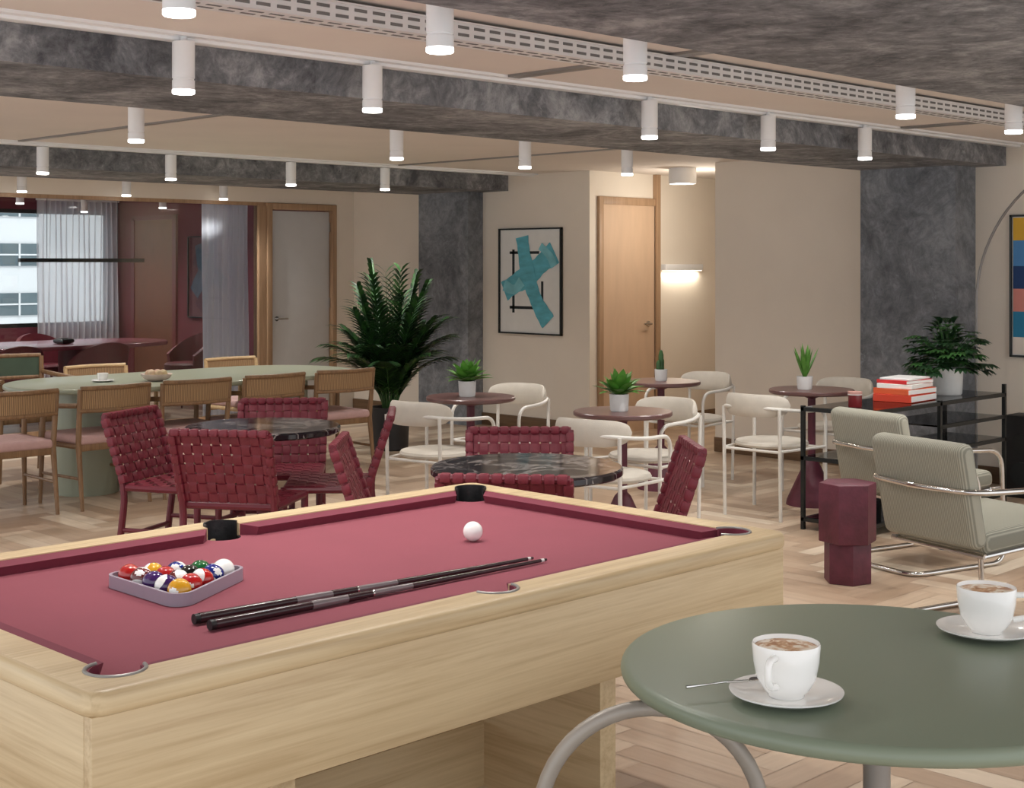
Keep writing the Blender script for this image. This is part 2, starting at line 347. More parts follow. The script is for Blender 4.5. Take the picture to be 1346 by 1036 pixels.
# ================================================================= LAMPS
m_=M('ceiling_spotlight')
m_.lathe([(0,-.012),(.012,-.012),(.012,0),(.012,-.03),(.04,-.03),(.041,-.034),(.041,-.163),(.038,-.165),(.038,-.17),(.041,-.172),(.041,-.206)],WHITE,32)
m_.lathe([(.041,-.206),(.041,-.218),(.038,-.221),(.034,-.221),(.032,-.205)],LAMPR,32)
m_.lathe([(.032,-.205),(0,-.203)],LAMP,32)
me=m_.mesh()
SE=40
def spot(u,v,z,e):
    ld=bpy.data.lights.new('spot','SPOT'); ld.energy=e; ld.spot_size=math.radians(140); ld.spot_blend=.9; ld.shadow_soft_size=.05; ld.color=(1,.97,.93)
    lo=bpy.data.objects.new('spot_lamp_light',ld); lo.location=(u,v,z); S.collection.objects.link(lo)
rows={3.11:(1.93,2.81,3.70,5.49,6.50,7.55),4.53:(1.93,2.83,3.72,5.50,6.52,7.52),6.53:(2.83,3.80,5.55,6.65,7.68),9.33:(4.7,5.72,6.82,7.80),11.86:(4.75,5.78,6.8,7.86),14.2:(5.2,6.9,8.6),16.0:(5.2,6.9,8.6)}
for v,us in rows.items():
    for u in us:
        put('ceiling_spotlight',me,(u,v,CZ)); spot(u,v,CZ-.235,SE*(1.3 if v>13 else 1.2 if v>9 else 1))
w=M('surface_ceiling_light'); w.lathe([(0,0),(.12,0),(.122,-.02),(.122,-.13),(.115,-.14),(.108,-.13)],WHITE,40); w.lathe([(.108,-.13),(0,-.128)],LAMP,40); w.obj((9.95,7.82,CZ))
ld=bpy.data.lights.new('p','POINT'); ld.energy=14; ld.shadow_soft_size=.1; ld.color=(1,.93,.82); lo=bpy.data.objects.new('corridor_light',ld); lo.location=(10.2,7.85,2.0); S.collection.objects.link(lo)
w=M('wall_sconce'); w.b2((10.62,8.545,1.50),(11.2,8.607,1.56),WHITE,.006); w.b2((10.63,8.555,1.494),(11.19,8.60,1.50),SCON); w.obj()
ld=bpy.data.lights.new('p','AREA'); ld.shape='RECTANGLE'; ld.size=.55; ld.size_y=.04; ld.energy=1.8; ld.color=(1,.9,.74); lo=bpy.data.objects.new('sconce_light',ld); lo.location=(10.91,8.57,1.485); S.collection.objects.link(lo)
# ================================================================= POOL TABLE
def pool_table():
    x0,x1,y0,y1=1.255,3.45,2.32,3.65; ZT=.80; ZC=.765; ZB=.752
    def rr(x0,y0,x1,y1,r,n=8):
        P=[]
        for cx,cy,a in ((x1-r,y1-r,0),(x0+r,y1-r,90),(x0+r,y0+r,180),(x1-r,y0+r,270)):
            for i in range(n+1):
                t=math.radians(a+90*i/n); P.append((cx+r*math.cos(t),cy+r*math.sin(t)))
        return P
    a=M('fr'); a.prism(rr(x0,y0,x1,y1,.045),ZB,ZT,OAKX,bev=.016,seg=4); fr=a.obj()
    c=M('bed'); c.b2((x0+.095,y0+.095,.742),(x1-.095,y1-.095,ZC),CLOTH); bed=c.obj()
    k=M('cutin'); k.b2((x0+.10,y0+.10,.70),(x1-.10,y1-.10,.9),OAKX); ki=k.obj()
    i_=.122; pk=[(x0+i_,y0+i_),(x1-i_,y0+i_),(x0+i_,y1-i_),(x1-i_,y1-i_)]; xm=(x0+x1)/2
    mk=[(xm,y0+.092),(xm,y1-.092)]; R=.055
    cut=[]
    for p in pk+mk:
        q=M('cut'); q.prism(disc(R,40,*p),.6,.9,OAKX); cut.append(q.obj())
    def ap(o,cs):
        for q in cs:
            md=o.modifiers.new('b','BOOLEAN'); md.operation='DIFFERENCE'; md.object=q; md.solver='EXACT'
        dg=bpy.context.evaluated_depsgraph_get(); dg.update()
        me=bpy.data.meshes.new_from_object(o.evaluated_get(dg)); return me
    m1=ap(fr,[ki]+cut); m2=ap(bed,cut)
    T=M('pool_table')
    ix=T.mi(OAKX); iy=T.mi(OAKY)
    tb=bmesh.new(); tb.from_mesh(m1)
    for f in tb.faces:
        c_=f.calc_center_median(); dx=min(c_.x-x0,x1-c_.x); dy=min(c_.y-y0,y1-c_.y)
        f.material_index=iy if dx<dy else ix
    T.add(tb,None,keep=True)
    tb=bmesh.new(); tb.from_mesh(m2); T.add(tb,CLOTH)
    for o in [fr,bed,ki]+cut: bpy.data.objects.remove(o,do_unlink=True)
    iw=.10; cw=.045; g=.062
    def cushion(pa,pb,nrm,ga,gb):
        pa=Vector(pa); pb=Vector(pb); d=(pb-pa).normalized(); n=Vector(nrm)
        a0=pa+d*ga; b0=pb-d*gb; a1=a0+d*cw*.8+n*cw; b1=b0-d*cw*.8+n*cw
        tb=bmesh.new()
        v=[tb.verts.new(p) for p in ((*a0,ZC-.01),(*b0,ZC-.01),(*(b1-n*.012),ZC-.01),(*(a1-n*.012),ZC-.01),(*a0,ZT-.003),(*b0,ZT-.003),(*b1,ZT-.01),(*a1,ZT-.01))]
        for f in ((0,1,2,3),(4,5,6,7),(0,1,5,4),(1,2,6,5),(2,3,7,6),(3,0,4,7)): tb.faces.new([v[q] for q in f])
        bmesh.ops.recalc_face_normals(tb,faces=tb.faces); T.add(tb,CUSH)
    for yy,n in ((y0+iw,(0,1)),(y1-iw,(0,-1))):
        cushion((x0+iw,yy),(xm,yy),n,g+.01,g-.005); cushion((xm,yy),(x1-iw,yy),n,g-.005,g+.01)
    for xx,n in ((x0+iw,(1,0)),(x1-iw,(-1,0))): cushion((xx,y0+iw),(xx,y1-iw),n,g+.01,g+.01)
    for p in pk+mk:
        cx,cy=(x0+x1)/2,(y0+y1)/2; far=p[1]>cy
        T.lathe([(R,ZC-.002),(R-.003,ZC-.004),(R-.004,.70),(0,.698),(0,.69),(R,.69),(R,ZC-.02)],BLACKP if far else CUSH,40,(p[0],p[1],0))
        if p in mk: ang=math.radians(-90 if p[1]<cy else 90)
        else: ang=math.atan2(1 if p[1]>cy else -1,1 if p[0]>cx else -1)
        sp=math.radians(125 if p not in mk else 88)
        T.surf(lambda a,b:Vector((p[0]+(R-.001)*math.cos(ang+sp*(2*a-1)),p[1]+(R-.001)*math.sin(ang+sp*(2*a-1)),ZC-.06+b*(.042+.060 if far else .094))),24,1,BLACKP if far else CUSH,.005)
        if not far:
            arc=[(p[0]+(R+.002)*math.cos(ang+t),p[1]+(R+.002)*math.sin(ang+t)) for t in [sp*(i/20*2-1) for i in range(21)]]
            T.tube([(x,y,ZT+.0005) for x,y in arc],.004,GREYM,8)
    i2=.014
    for lo,hi,m in (((x0+i2,y0+i2,.53),(x1-i2,y0+i2+.03,ZB+.002),OAKX),((x0+i2,y1-i2-.03,.53),(x1-i2,y1-i2,ZB+.002),OAKX),
                    ((x0+i2,y0+i2+.03,.53),(x0+i2+.03,y1-i2-.03,ZB+.002),OAKY),((x1-i2-.03,y0+i2+.03,.53),(x1-i2,y1-i2-.03,ZB+.002),OAKY)):
        T.b2(lo,hi,m,.003)
    T.b2((x0+.05,y0+.05,.60),(x1-.05,y1-.05,.68),OAKX)
    for xc in (1.72,2.74):
        mt=Matrix(((0,0,1,xc),(1,0,0,0),(0,1,0,0),(0,0,0,1)))
        T.prism([(y0+.10,0),(y1-.50,0),(y1-.14,.60),(y0+.10,.60)],0,.06,OAKY,mtx=mt)
    T.b2((1.78,2.85,.12),(2.74,2.93,.30),OAKX)
    o=T.obj()
pool_table()
def ball(w,c,r,col,stripe,tilt):
    tb=bmesh.new(); bmesh.ops.create_uvsphere(tb,u_segments=28,v_segments=20,radius=r)
    ic=w.mi(col); iw=w.mi(PORC)
    for f in tb.faces:
        d=f.calc_center_median().normalized()
        white=abs(d.x)>.93 or (stripe and abs(d.z)>.55)
        f.material_index=iw if white else ic
    m=Matrix.Translation(c)@Euler(tilt).to_matrix().to_4x4(); bmesh.ops.transform(tb,matrix=m,verts=tb.verts)
    w.add(tb,None,keep=True)
bc=[srgb(*c) for c in ((215,155,30),(20,36,120),(180,28,25),(62,28,92),(205,92,24),(18,92,46),(100,28,25),(15,15,15))]
bm_=[noisy('ball_%d'%i,c,.08,var=.02,coat=.5) for i,c in enumerate(bc)]
BR=.0285; w=M('pool_balls'); cxy=Vector((1.895,3.06)); d=2*BR+.0003; k=0
order=[0,1,5,2,7,1,2,6,2,0,0,3,3,6,2]
apex=cxy+Vector((d*math.sqrt(3)/2*4*2/3,0))
for row in range(5):
    for j in range(row+1):
        p=apex+Vector((-row*d*math.sqrt(3)/2,(j-row/2)*d))
        ball(w,(p.x,p.y,.765+BR),BR,bm_[order[k]] if k!=0 else PORC,k%2==1,(random.uniform(-1,1),random.uniform(-1,1),random.uniform(3.2,4.8))); k+=1
w.obj()
w=M('billiard_ball_rack'); RM=noisy('rack_plastic',srgb(160,150,164),.3,var=.03)
def tri(R,rn):
    P=[]
    for a in (0,120,240):
        t=math.radians(a); c=(cxy.x+(R-2*rn)*math.cos(t),cxy.y+(R-2*rn)*math.sin(t))
        for i in range(7):
            s_=math.radians(a-60+120*i/6); P.append((c[0]+rn*math.cos(s_),c[1]+rn*math.sin(s_)))
    return P
oi=tri(.207,.031); oo=tri(.222,.038)
tb=bmesh.new(); n=len(oi); L=[[tb.verts.new((x,y,z)) for x,y in pl] for pl,z in ((oi,.766),(oo,.766),(oo,.797),(oi,.797))]
for a in range(4):
    for i in range(n):
        j=(i+1)%n; tb.faces.new((L[a][i],L[a][j],L[(a+1)%4][j],L[(a+1)%4][i]))
bmesh.ops.recalc_face_normals(tb,faces=tb.faces); w.add(tb,RM); w.obj()
w=M('cue_ball'); ball(w,(0,0,0),BR,PORC,False,(0,0,0)); w.obj((2.83,2.99,.7655+BR))
CUE1=noisy('cue_dark',srgb(52,30,34),.25,var=.2); CUE2=noisy('cue_shaft',srgb(128,118,120),.25,.3,var=.06)
def cue(p,q):
    w=M('pool_cue'); p=Vector(p); q=Vector(q); d=q-p
    def sg(a,b,ra,rb,m): w.tube([p+d*a,p+d*b],[ra*.76,rb*.72],m,14)
    sg(0,.012,.0155,.0158,BLACKP); sg(.012,.26,.0158,.0142,CUE1); sg(.26,.36,.0142,.013,CUE2); sg(.36,.43,.0130,.0118,CUE1)
    sg(.43,.435,.0122,.0122,CHROME); sg(.435,.55,.0118,.0105,CUE2); sg(.55,.98,.0105,.0065,CUE1); sg(.98,.99,.0065,.0065,PORC); sg(.99,1,.006,.005,CUE1)
    w.obj()
cue((1.735,2.735,.7785),(2.76,2.68,.7725)); cue((1.73,2.665,.7785),(2.77,2.64,.7725))
# ================================================================= SAGE CAFE TABLE + CUPS
w=M('round_cafe_table'); 
prof=[(0,.74)]+[(.53-.018+.018*math.sin(t),.722+.018*math.cos(t)) for t in [math.pi*i/10 for i in range(11)]]+[(.45,.700),(0,.700)]
w.lathe(prof,SAGE,96); w.lathe([(.028,.70),(.028,.02),(.03,.02)],GREYM,24); w.lathe([(0,.025),(.20,.02),(.22,.01),(.22,0),(0,0)],GREYM,48); w.lathe([(.11,.70),(.11,.69),(.028,.66)],GREYM,32)
w.obj((2.621,1.551,0))
def coffee_mat():
    m,nt,b=newmat('latte_foam'); L=nt.links; tc=N(nt,'ShaderNodeTexCoord'); n=N(nt,'ShaderNodeTexNoise',Scale=26.0,Detail=6.0,Distortion=2.0)
    L.new(tc.outputs['Object'],n.inputs['Vector']); r=ramp(nt,[(.38,srgb(176,120,78)),(.46,srgb(212,170,128)),(.53,srgb(245,232,214))]); L.new(n.outputs[0],r.inputs[0]); L.new(r.outputs[0],b.inputs['Base Color']); b.inputs['Roughness'].default_value=.35; return m
COF=coffee_mat()
def cup(x,y,z,ang):
    w=M('saucer'); w.lathe([(0,0),(.05,0),(.055,.003),(.085,.008),(.107,.017),(.108,.020),(.105,.020),(.083,.012),(.05,.008),(0,.008)],PORC,64); w.obj((x,y,z+.0002))
    w=M('coffee_cup'); w.lathe([(0,.0),(.034,0),(.036,.006),(.044,.014),(.056,.035),(.062,.065),(.0645,.098),(.063,.101),(.061,.098),(.0585,.065),(.052,.038),(.03,.014),(0,.012)],PORC,64)
    w.lathe([(.0595,.093),(0,.0945)],COF,48)
    w.tube(fillet([(.058,0,.085),(.098,0,.088),(.10,0,.04),(.056,0,.03)],.035,8),.0068,PORC,12)
    w.obj((x,y,z+.0085),ang)
cup(2.28,1.543,.74,math.radians(195)); cup(2.99,1.494,.74,math.radians(-60))
w=M('teaspoon'); w.tube([(0,0,.004),(.05,0,.006),(.10,0,.004),(.13,0,.003)],[.003,.002,.002,.0035],CHROME,8)
w.surf(lambda a,b:Vector((-.022+.03*a-.01,(b-.5)*.024*math.sin(math.pi*(a*.8+.1)),.003+.012*(b-.5)**2*4*.3)),8,6,CHROME,.001)
w.obj((2.262,1.618,.760),math.radians(152))
w=M('tubular_stool'); 
def cam(X,Y,z): return ((X+Y)/math.sqrt(2),(Y-X)/math.sqrt(2),z)
TUBEG=noisy('satin_taupe_tube',srgb(160,152,143),.4,.2,var=.03)
def arch(y):
    P=[(-.228,y,0)]+[(-.228*math.cos(t),y,.432+.228*math.sin(t)) for t in [math.pi*i/24 for i in range(25)]]+[(.228,y,0)]
    w.tube(P,.0165,TUBEG,16)
arch(.25); arch(-.25)
for sx in (-.228,.228): w.tube([(sx,-.25,.36),(sx,.25,.36)],.012,TUBEG,12)
w.box((0,0,.40),(.42,.46,.06),CREAMF,.025,4)
w.obj(cam(.285,2.66,0),math.radians(-45))
# ================================================================= CHAIRS
def woven_chair():
    w=M('woven_chair')
    bl=Vector((0,-.20,.42)); bt=Vector((0,-.325,.79))
    for sx in (-1,1):
        w.tube([(sx*.225,.21,0),(sx*.225,.205,.45)],[.014,.019],BURGF,10)
        w.tube(fillet([(sx*.225,-.26,0),(sx*.225,-.205,.42),(sx*.235,-.325,.79)],.1,5),.018,BURGF,10)
        w.tube([(sx*.225,.2,.435),(sx*.225,-.2,.435)],.018,BURGF,8); w.tube([(sx*.225,.205,.22),(sx*.225,-.23,.22)],.012,BURGF,8)
    for y,z in ((.2,.435),(-.2,.435)): w.tube([(-.225,y,z),(.225,y,z)],.018,BURGF,8)
    w.tube([(-.225,.205,.26),(.225,.205,.26)],.012,BURGF,8); w.tube([(-.225,-.235,.18),(.225,-.235,.18)],.012,BURGF,8)
    def weave(o,ex,ey,nrm,wx,wy,nx,ny,am=.0035):
        sx=wx/nx; sy=wy/ny
        def wv(q): s_=math.sin(q); return math.copysign(abs(s_)**.5,s_)
        for i in range(nx):
            x=-wx/2+sx*(i+.5); sg=1 if i%2 else -1
            w.surf(lambda a,b:o+ex*(x+(a-.5)*sx*.82)+ey*(wy*b)+nrm*(am*sg*wv(math.pi*ny*b)),1,ny*6,BURG,.0015)
        for j in range(ny):
            y=sy*(j+.5); sg=-1 if j%2 else 1
            w.surf(lambda a,b:o+ex*(-wx/2+wx*b)+ey*(y+(a-.5)*sy*.82)+nrm*(am*sg*wv(math.pi*nx*b)),1,nx*6,BURG,.0015)
    e=(bt-bl).normalized(); o=bl+e*.035
    nrm=Vector((0,e.z,-e.y))
    weave(o,Vector((1,0,0)),e,nrm,.475,.345,10,7)
    for i in range(10):
        x=-.2375+.475/10*(i+.5); w.box(bt+Vector((x,0,0)),(.042,.038,.036),BURG,.009,2)
    w.tube([(-.24,bt.y,bt.z),(.24,bt.y,bt.z)],.015,BURGF,8)
    for sx in (-1,1):
        for j in range(7):
            t_=(j+.5)/7; p=o+e*(.345*t_)+Vector((sx*(.226+.009*t_),0,0)); w.box(p,(.038,.038,.044),BURG,.007,2,rot=(math.radians(18),0,0))
    weave(Vector((0,-.205,.452)),Vector((1,0,0)),Vector((0,1,0)),Vector((0,0,1)),.45,.41,9,8)
    return w.mesh()
wc=woven_chair()
for (x,y,dx,dy) in ((3.93,5.74,.83,.56),(3.995,6.38,.447,-.894),(4.57,6.36,-.64,-.77),(4.52,5.86,-.75,.66),
                    (4.10,4.71,.707,-.707),(4.49,4.44,-.7,-.7),(3.87,3.86,.78,.62),(4.60,3.97,-.75,.66)):
    put('woven_dining_chair',wc,(x,y,0),face(dx,dy))
def marble_table(x,y):
    w=M('marble_table'); w.lathe([(0,.75),(.382,.75),(.39,.742),(.39,.722),(.382,.715),(0,.715)],MARB,80)
    w.lathe([(.03,.715),(.03,.03)],BURGF,24); w.lathe([(.2,.715),(.2,.70),(.03,.68)],BURGF,32); w.lathe([(.03,.03),(.17,.02),(.18,0),(0,0)],BURGF,40); w.obj((x,y,0))
marble_table(4.19,5.97); marble_table(4.115,4.03)
def dining_chair(name,WD,CN,seat):
    w=M(name)
    for sx in (-1,1):
        w.tube([(sx*.26,.22,0),(sx*.25,.21,.42),(sx*.25,.20,.635)],[.012,.019,.015],WD,10)
        w.tube([(sx*.25,-.27,0),(sx*.245,-.215,.42),(sx*.255,-.25,.77)],[.012,.019,.015],WD,10)
        w.tube(fillet([(sx*.25,.24,.645),(sx*.268,.0,.65),(sx*.255,-.23,.665)],.15,6),.016,WD,8)
        w.tube([(sx*.25,.2,.40),(sx*.245,-.2,.40)],.016,WD,8); w.tube([(sx*.252,.2,.2),(sx*.247,-.23,.2)],.01,WD,8)
    for y in (.205,-.21): w.box((0,y,.395),(.49,.026,.05),WD,.006)
    w.box((0,-.005,.44),(.49,.46,.06),seat,.024,4)
    f=lambda a,z:Vector((-.255+.51*a,-.245-.05*math.sin(math.pi*a)-(z-.62)*.08,z))
    w.surf(lambda a,b:f(a,.635+.135*b),20,4,CN,.006)
    w.tube([f(i/20,.775) for i in range(21)],.015,WD,10); w.tube([f(i/20,.63) for i in range(21)],.013,WD,10)
    return w.mesh()
dc=dining_chair('dc',CHAIRW,CANE,PINK); dl=dining_chair('dl',LIGHTW,CANE,PINK)
for u in (4.03,4.67,5.31,5.93,6.58): put('cane_armchair',dc,(u,8.56,0),random.uniform(-.06,.06))
put('cane_armchair',dl,(5.48,9.76,0),math.pi); put('cane_armchair',dl,(6.72,9.76,0),math.pi+.05)
GRV=noisy('green_velvet',srgb(62,78,62),.8,var=.1)
dg_=dining_chair('dg',CHAIRW,GRV,PINK); o=put('green_back_armchair',dg_,(4.86,9.96,0),math.pi); o.scale=(1.12,1.12,1.12)
def tube_chair():
    w=M('tube_chair'); r=.011
    for sx in (-1,1):
        w.tube(fillet([(sx*.26,.21,0),(sx*.26,.21,.655),(sx*.26,-.08,.665),(sx*.19,-.25,.685),(sx*.05,-.285,.69)],.09,7),r,WTUBE,12)
        w.tube([(sx*.2,-.22,0),(sx*.2,-.235,.68)],r,WTUBE,12)
        w.tube([(sx*.26,.21,.425),(sx*.2,-.22,.425)],.009,WTUBE,10)
    w.tube([(-.26,.19,.42),(.26,.19,.42)],.009,WTUBE,10); w.tube([(-.2,-.22,.42),(.2,-.22,.42)],.009,WTUBE,10)
    w.lathe([(0,.468),(.20,.468),(.222,.462),(.230,.448),(.222,.435),(.20,.430),(0,.430)],CREAMF,40,(0,.0,0))
    tb=bmesh.new(); n=30; secs=[]
    for i in range(n+1):
        a=i/n; th=(a-.5)*math.radians(138); R=.235; c=Vector((R*math.sin(th),-.06-R*math.cos(th)*.95,.70)); nr=Vector((math.sin(th),-math.cos(th),0))
        e=max(0.0,1-(abs(a-.5)*2)**4)**.5; h=.068*e+.004; t_=.020*e+.003
        secs.append([tb.verts.new(c+nr*t_*math.cos(q)+Vector((0,0,h*math.sin(q)))) for q in [2*math.pi*k/14 for k in range(14)]])
    for a,b in zip(secs,secs[1:]):
        for k in range(14): tb.faces.new((a[k],a[(k+1)%14],b[(k+1)%14],b[k]))
    tb.faces.new(secs[0]); tb.faces.new(secs[-1][::-1]); bmesh.ops.recalc_face_normals(tb,faces=tb.faces); w.add(tb,CREAMF)
    return w.mesh()
tc_=tube_chair()
for (x,y,dx,dy) in ((5.66,6.28,.95,.15),(6.50,6.58,-1,-.2),(5.68,4.96,1,.2),(6.42,5.30,-1,0),(8.2,6.36,-1,0),(7.45,5.15,1,.05),(8.45,5.35,-1,0)):
    put('tubular_armchair',tc_,(x,y,0),face(dx,dy))
def ped(x,y):
    w=M('pedestal_table'); R=.275; w.lathe([(0,.75),(R-.005,.75),(R,.745),(R,.73),(R-.01,.722),(0,.722)],BURGT,64)
    w.lathe([(.025,.722),(.025,.30),(.045,.28),(.16,.03),(.165,0),(0,0)],BURGS,40); w.lathe([(.09,.722),(.06,.705),(.025,.69)],BURGS,32); w.obj((x,y,0))
T3=(6.02,6.38);T4=(6.02,5.15);T5=(7.75,6.28);T6=(7.93,5.17)
for t in (T3,T4,T5,T6): ped(*t)
w=M('long_dining_table')
cx0,cx1,cy,rr_=4.90,6.40,8.97,.60
P=[(cx1+rr_*math.cos(t),cy+rr_*math.sin(t)) for t in [math.radians(-90+180*i/32) for i in range(33)]]+[(cx0+rr_*math.cos(t),cy+rr_*math.sin(t)) for t in [math.radians(90+180*i/32) for i in range(33)]]
w.prism(P,.715,.75,SAGE2,bev=.012,seg=3)
for x in (4.84,6.45):
    tb_=[( (.21+.004*(k%2))*math.cos(2*math.pi*k/72)+x,(.21+.004*(k%2))*math.sin(2*math.pi*k/72)+cy) for k in range(72)]
    w.prism(tb_,0,.715,SAGE2)
w.obj()
w=M('serving_bowl'); w.lathe([(0,.0),(.05,0),(.09,.02),(.11,.05),(.105,.05),(.085,.025),(.0,.012)],noisy('pale_bowl',srgb(220,200,190),.5),32)
for i in range(7):
    a=i*.9; tb=bmesh.new(); bmesh.ops.create_icosphere(tb,subdivisions=2,radius=.03,matrix=Matrix.Translation((.05*math.cos(a),.05*math.sin(a),.05))); w.add(tb,noisy('bun_%d'%i,srgb(190,150+i*4,135),.7))
w.obj((5.25,8.75,.7505))
w=M('saucer'); w.lathe([(0,0),(.05,0),(.08,.012),(.075,.014),(0,.006)],PORC,32); w.lathe([(0,.006),(.025,.006),(.035,.03),(.038,.06),(.035,.06),(0,.02)],PORC,32); w.obj((4.95,8.95,.7505))
# ================================================================= lounge chairs
def lounge():
    w=M('lounge'); r=.0125
    for sx in (-1,1):
        w.tube(fillet([(0,-.33,.013),(sx*.29,-.33,.013),(sx*.29,.33,.013),(sx*.29,.30,.60),(sx*.29,-.36,.625),(sx*.02,-.40,.625),(0,-.40,.625)],.10,8),r,CHROME,12)
        w.tube([(sx*.29,.31,.40),(sx*.24,.27,.39),(sx*.24,-.26,.36)],.011,CHROME,10)
    w.tube([(-.25,-.26,.36),(.25,-.26,.36)],.011,CHROME,10); w.tube([(-.25,.27,.39),(.25,.27,.39)],.011,CHROME,10)
    w.box((0,.02,.425),(.50,.56,.09),STRIPE,.035,4,rot=(math.radians(4),0,0))
    w.box((0,-.315,.60),(.51,.085,.43),STRIPE,.035,4,rot=(math.radians(12),0,0))
    return w.mesh()
lm=lounge()
for X,Y,k in ((2.03,6.15,1.03),(2.14,7.50,1.0)):
    c=cam(X,Y,0); o=put('cantilever_lounge_chair',lm,c,face(.966,-.259)); o.scale=(k,k,k)
w=M('hexagonal_side_table')
def hexp(r,rot,n=6): return [(r*math.cos(math.radians(rot)+2*math.pi*i/n),r*math.sin(math.radians(rot)+2*math.pi*i/n)) for i in range(n)]
w.prism(hexp(.142,15),.20,.49,BURGS,bev=.006,seg=2); w.prism(hexp(.118,45),0,.20,BURGS,bev=.006,seg=2); w.obj((6.13,3.79,0))
# ================================================================= shelf
w=M('glass_shelf_unit'); x0,x1,y0,y1=7.15,8.85,4.30,4.72
for x in (x0,8.0,x1):
    for y in (y0,y1): w.b2((x-.011,y-.011,0),(x+.011,y+.011,.73 if x<8.5 else .78),BLACK)
for z in (.06,.42,.71):
    w.b2((x0-.011,y0-.011,z-.011),(x1+.011,y0+.011,z+.011),BLACK); w.b2((x0-.011,y1-.011,z-.011),(x1+.011,y1+.011,z+.011),BLACK)
    for x in (x0,8.0,x1): w.b2((x-.011,y0,z-.011),(x+.011,y1,z+.011),BLACK)
    w.b2((x0,y0,z+.004),(x1,y1,z+.013),SMOKE)
w.b2((8.0,y0,.565),(x1,y1,.575),SMOKE); w.b2((8.0,y0-.011,.556),(x1,y0+.011,.578),BLACK)
w.obj()
w=M('book_stack'); z=0
for i,(c,h,s_) in enumerate(((srgb(206,62,36),.045,1),(srgb(216,92,48),.035,.96),(srgb(240,238,232),.028,.9),(srgb(208,40,44),.022,.84),(srgb(236,236,236),.012,.8))):
    m=noisy('book_cover_%d'%i,c,.5,var=.03); a=random.uniform(-.12,.12)
    w.box((0,0,z+h/2),(.34*s_,.25*s_,h),m,.002,1,rot=(0,0,a)); w.box((.004,-.004,z+h/2),(.335*s_,.25*s_,h*.75),PORC,0,1,rot=(0,0,a)); z+=h+.0005
w.obj((7.93,4.50,.7235))
w=M('candle_jar'); w.lathe([(0,0),(.038,0),(.04,.005),(.04,.07),(.036,.07),(.036,.06),(0,.06)],noisy('red_glass',srgb(120,40,44),.15,var=.1),32); w.lathe([(.042,.075),(.042,.09),(0,.092)],noisy('pink_lid',srgb(200,150,140),.4),32); w.lathe([(0,.0705),(.042,.0705),(.042,.075)],POTW,32); w.obj((7.36,4.50,.7235))
w=M('floor_speaker'); w.b2((-.11,-.13,0),(.11,.13,.55),BLACKP,.01); w.tube([(-.111,0,.36),(-.118,0,.36)],.07,BLACK,32); w.tube([(-.111,0,.16),(-.118,0,.16)],.08,BLACK,32); w.obj((9.22,4.30,0))
w=M('arc_floor_lamp'); P=[(0,0,.03),(0,0,1.3)]+[(0,-1.0*(1-math.cos(t)),1.3+1.0*math.sin(t)) for t in [math.pi/2*1.25*i/26 for i in range(1,27)]]
w.tube(P,.009,GREYM,10); w.lathe([(0,.03),(.15,.03),(.16,.02),(.16,0),(0,0)],MARB,40); e=P[-1]; w.lathe([(.02,.05),(.06,.02),(.14,-.08),(.13,-.08),(.0,.04)],GREYM,32,(e[0],e[1],e[2]-.03)); w.obj((9.1,4.62,0))
# ================================================================= plants
def pot(w,r,h,mat): w.lathe([(0,0),(r*.85,0),(r*.92,.01),(r,h),(r*.92,h),(r*.9,h*.88)],mat,32); w.lathe([(r*.91,h*.88),(0,h*.9)],SOIL,24)
def rosette(w,z,n,L,wd,mat,up0=.3,up1=1.4,droop=.35):
    for i in range(n):
        a=i*2.399; e=up1-(up1-up0)*(i/n); d=Vector((math.cos(a)*math.cos(e),math.sin(a)*math.cos(e),math.sin(e)))
        w.leaf(Vector((.006*math.cos(a),.006*math.sin(a),z)),d,L*random.uniform(.8,1.1),wd*random.uniform(.8,1.1),droop*random.uniform(.5,1.3),mat,seg=5)
for t in (T3,T4):
    w=M('potted_plant'); pot(w,.055,.095,POTW); rosette(w,.085,40,.18,.065,LEAF2,.35,1.45,.25); w.obj((t[0]-.025,t[1]+.005,.7505))
w=M('potted_cactus'); pot(w,.045,.08,POTW)
for k,(x,y,h) in enumerate(((0,0,.15),(.02,.01,.1),(-.02,.005,.08))):
    w.lathe([(.014,.06),(.018,.08),(.018,.06+h*.8),(.01,.06+h),(0,.065+h)],LEAF,10,(x,y,0))
w.obj((T5[0],T5[1],.7505))
w=M('potted_snake_plant'); pot(w,.052,.085,POTW); rosette(w,.07,14,.22,.03,LEAF2,1.0,1.5,.0); w.obj((T6[0]-.05,T6[1]+.02,.7505))
w=M('potted_philodendron'); pot(w,.10,.17,POTW)
for i in range(190):
    a=i*2.399; e=random.uniform(-.2,1.45); R=random.uniform(.12,.27); d=Vector((math.cos(a)*math.cos(e),math.sin(a)*math.cos(e),math.sin(e)*1.15))
    b=Vector((0,0,.18)); tip=b+d*R; tip.z=max(tip.z,.16)
    w.tube([b,b+d*R*.5+Vector((0,0,.02)),tip],.002,LEAF,4)
    for q in (-.9,-.45,0,.45,.9):
        dd=(Matrix.Rotation(q,3,'Z')@Vector((d.x,d.y,d.z*.3))); w.leaf(tip,dd,.08,.034,.4,LEAFD if i%3 else LEAF,seg=3)
w.obj((8.47,4.50,.7235))
w=M('terracotta_vase_plant'); w.lathe([(0,0),(.05,0),(.085,.05),(.08,.10),(.045,.13),(.05,.14),(.04,.135),(0,.12)],noisy('olive_glaze',srgb(120,110,80),.3,var=.3),32); rosette(w,.12,16,.12,.03,LEAF,.2,1.3,.4); w.obj((7.75,4.48,.4335))
w=M('potted_palm'); pot(w,.17,.36,POTD)
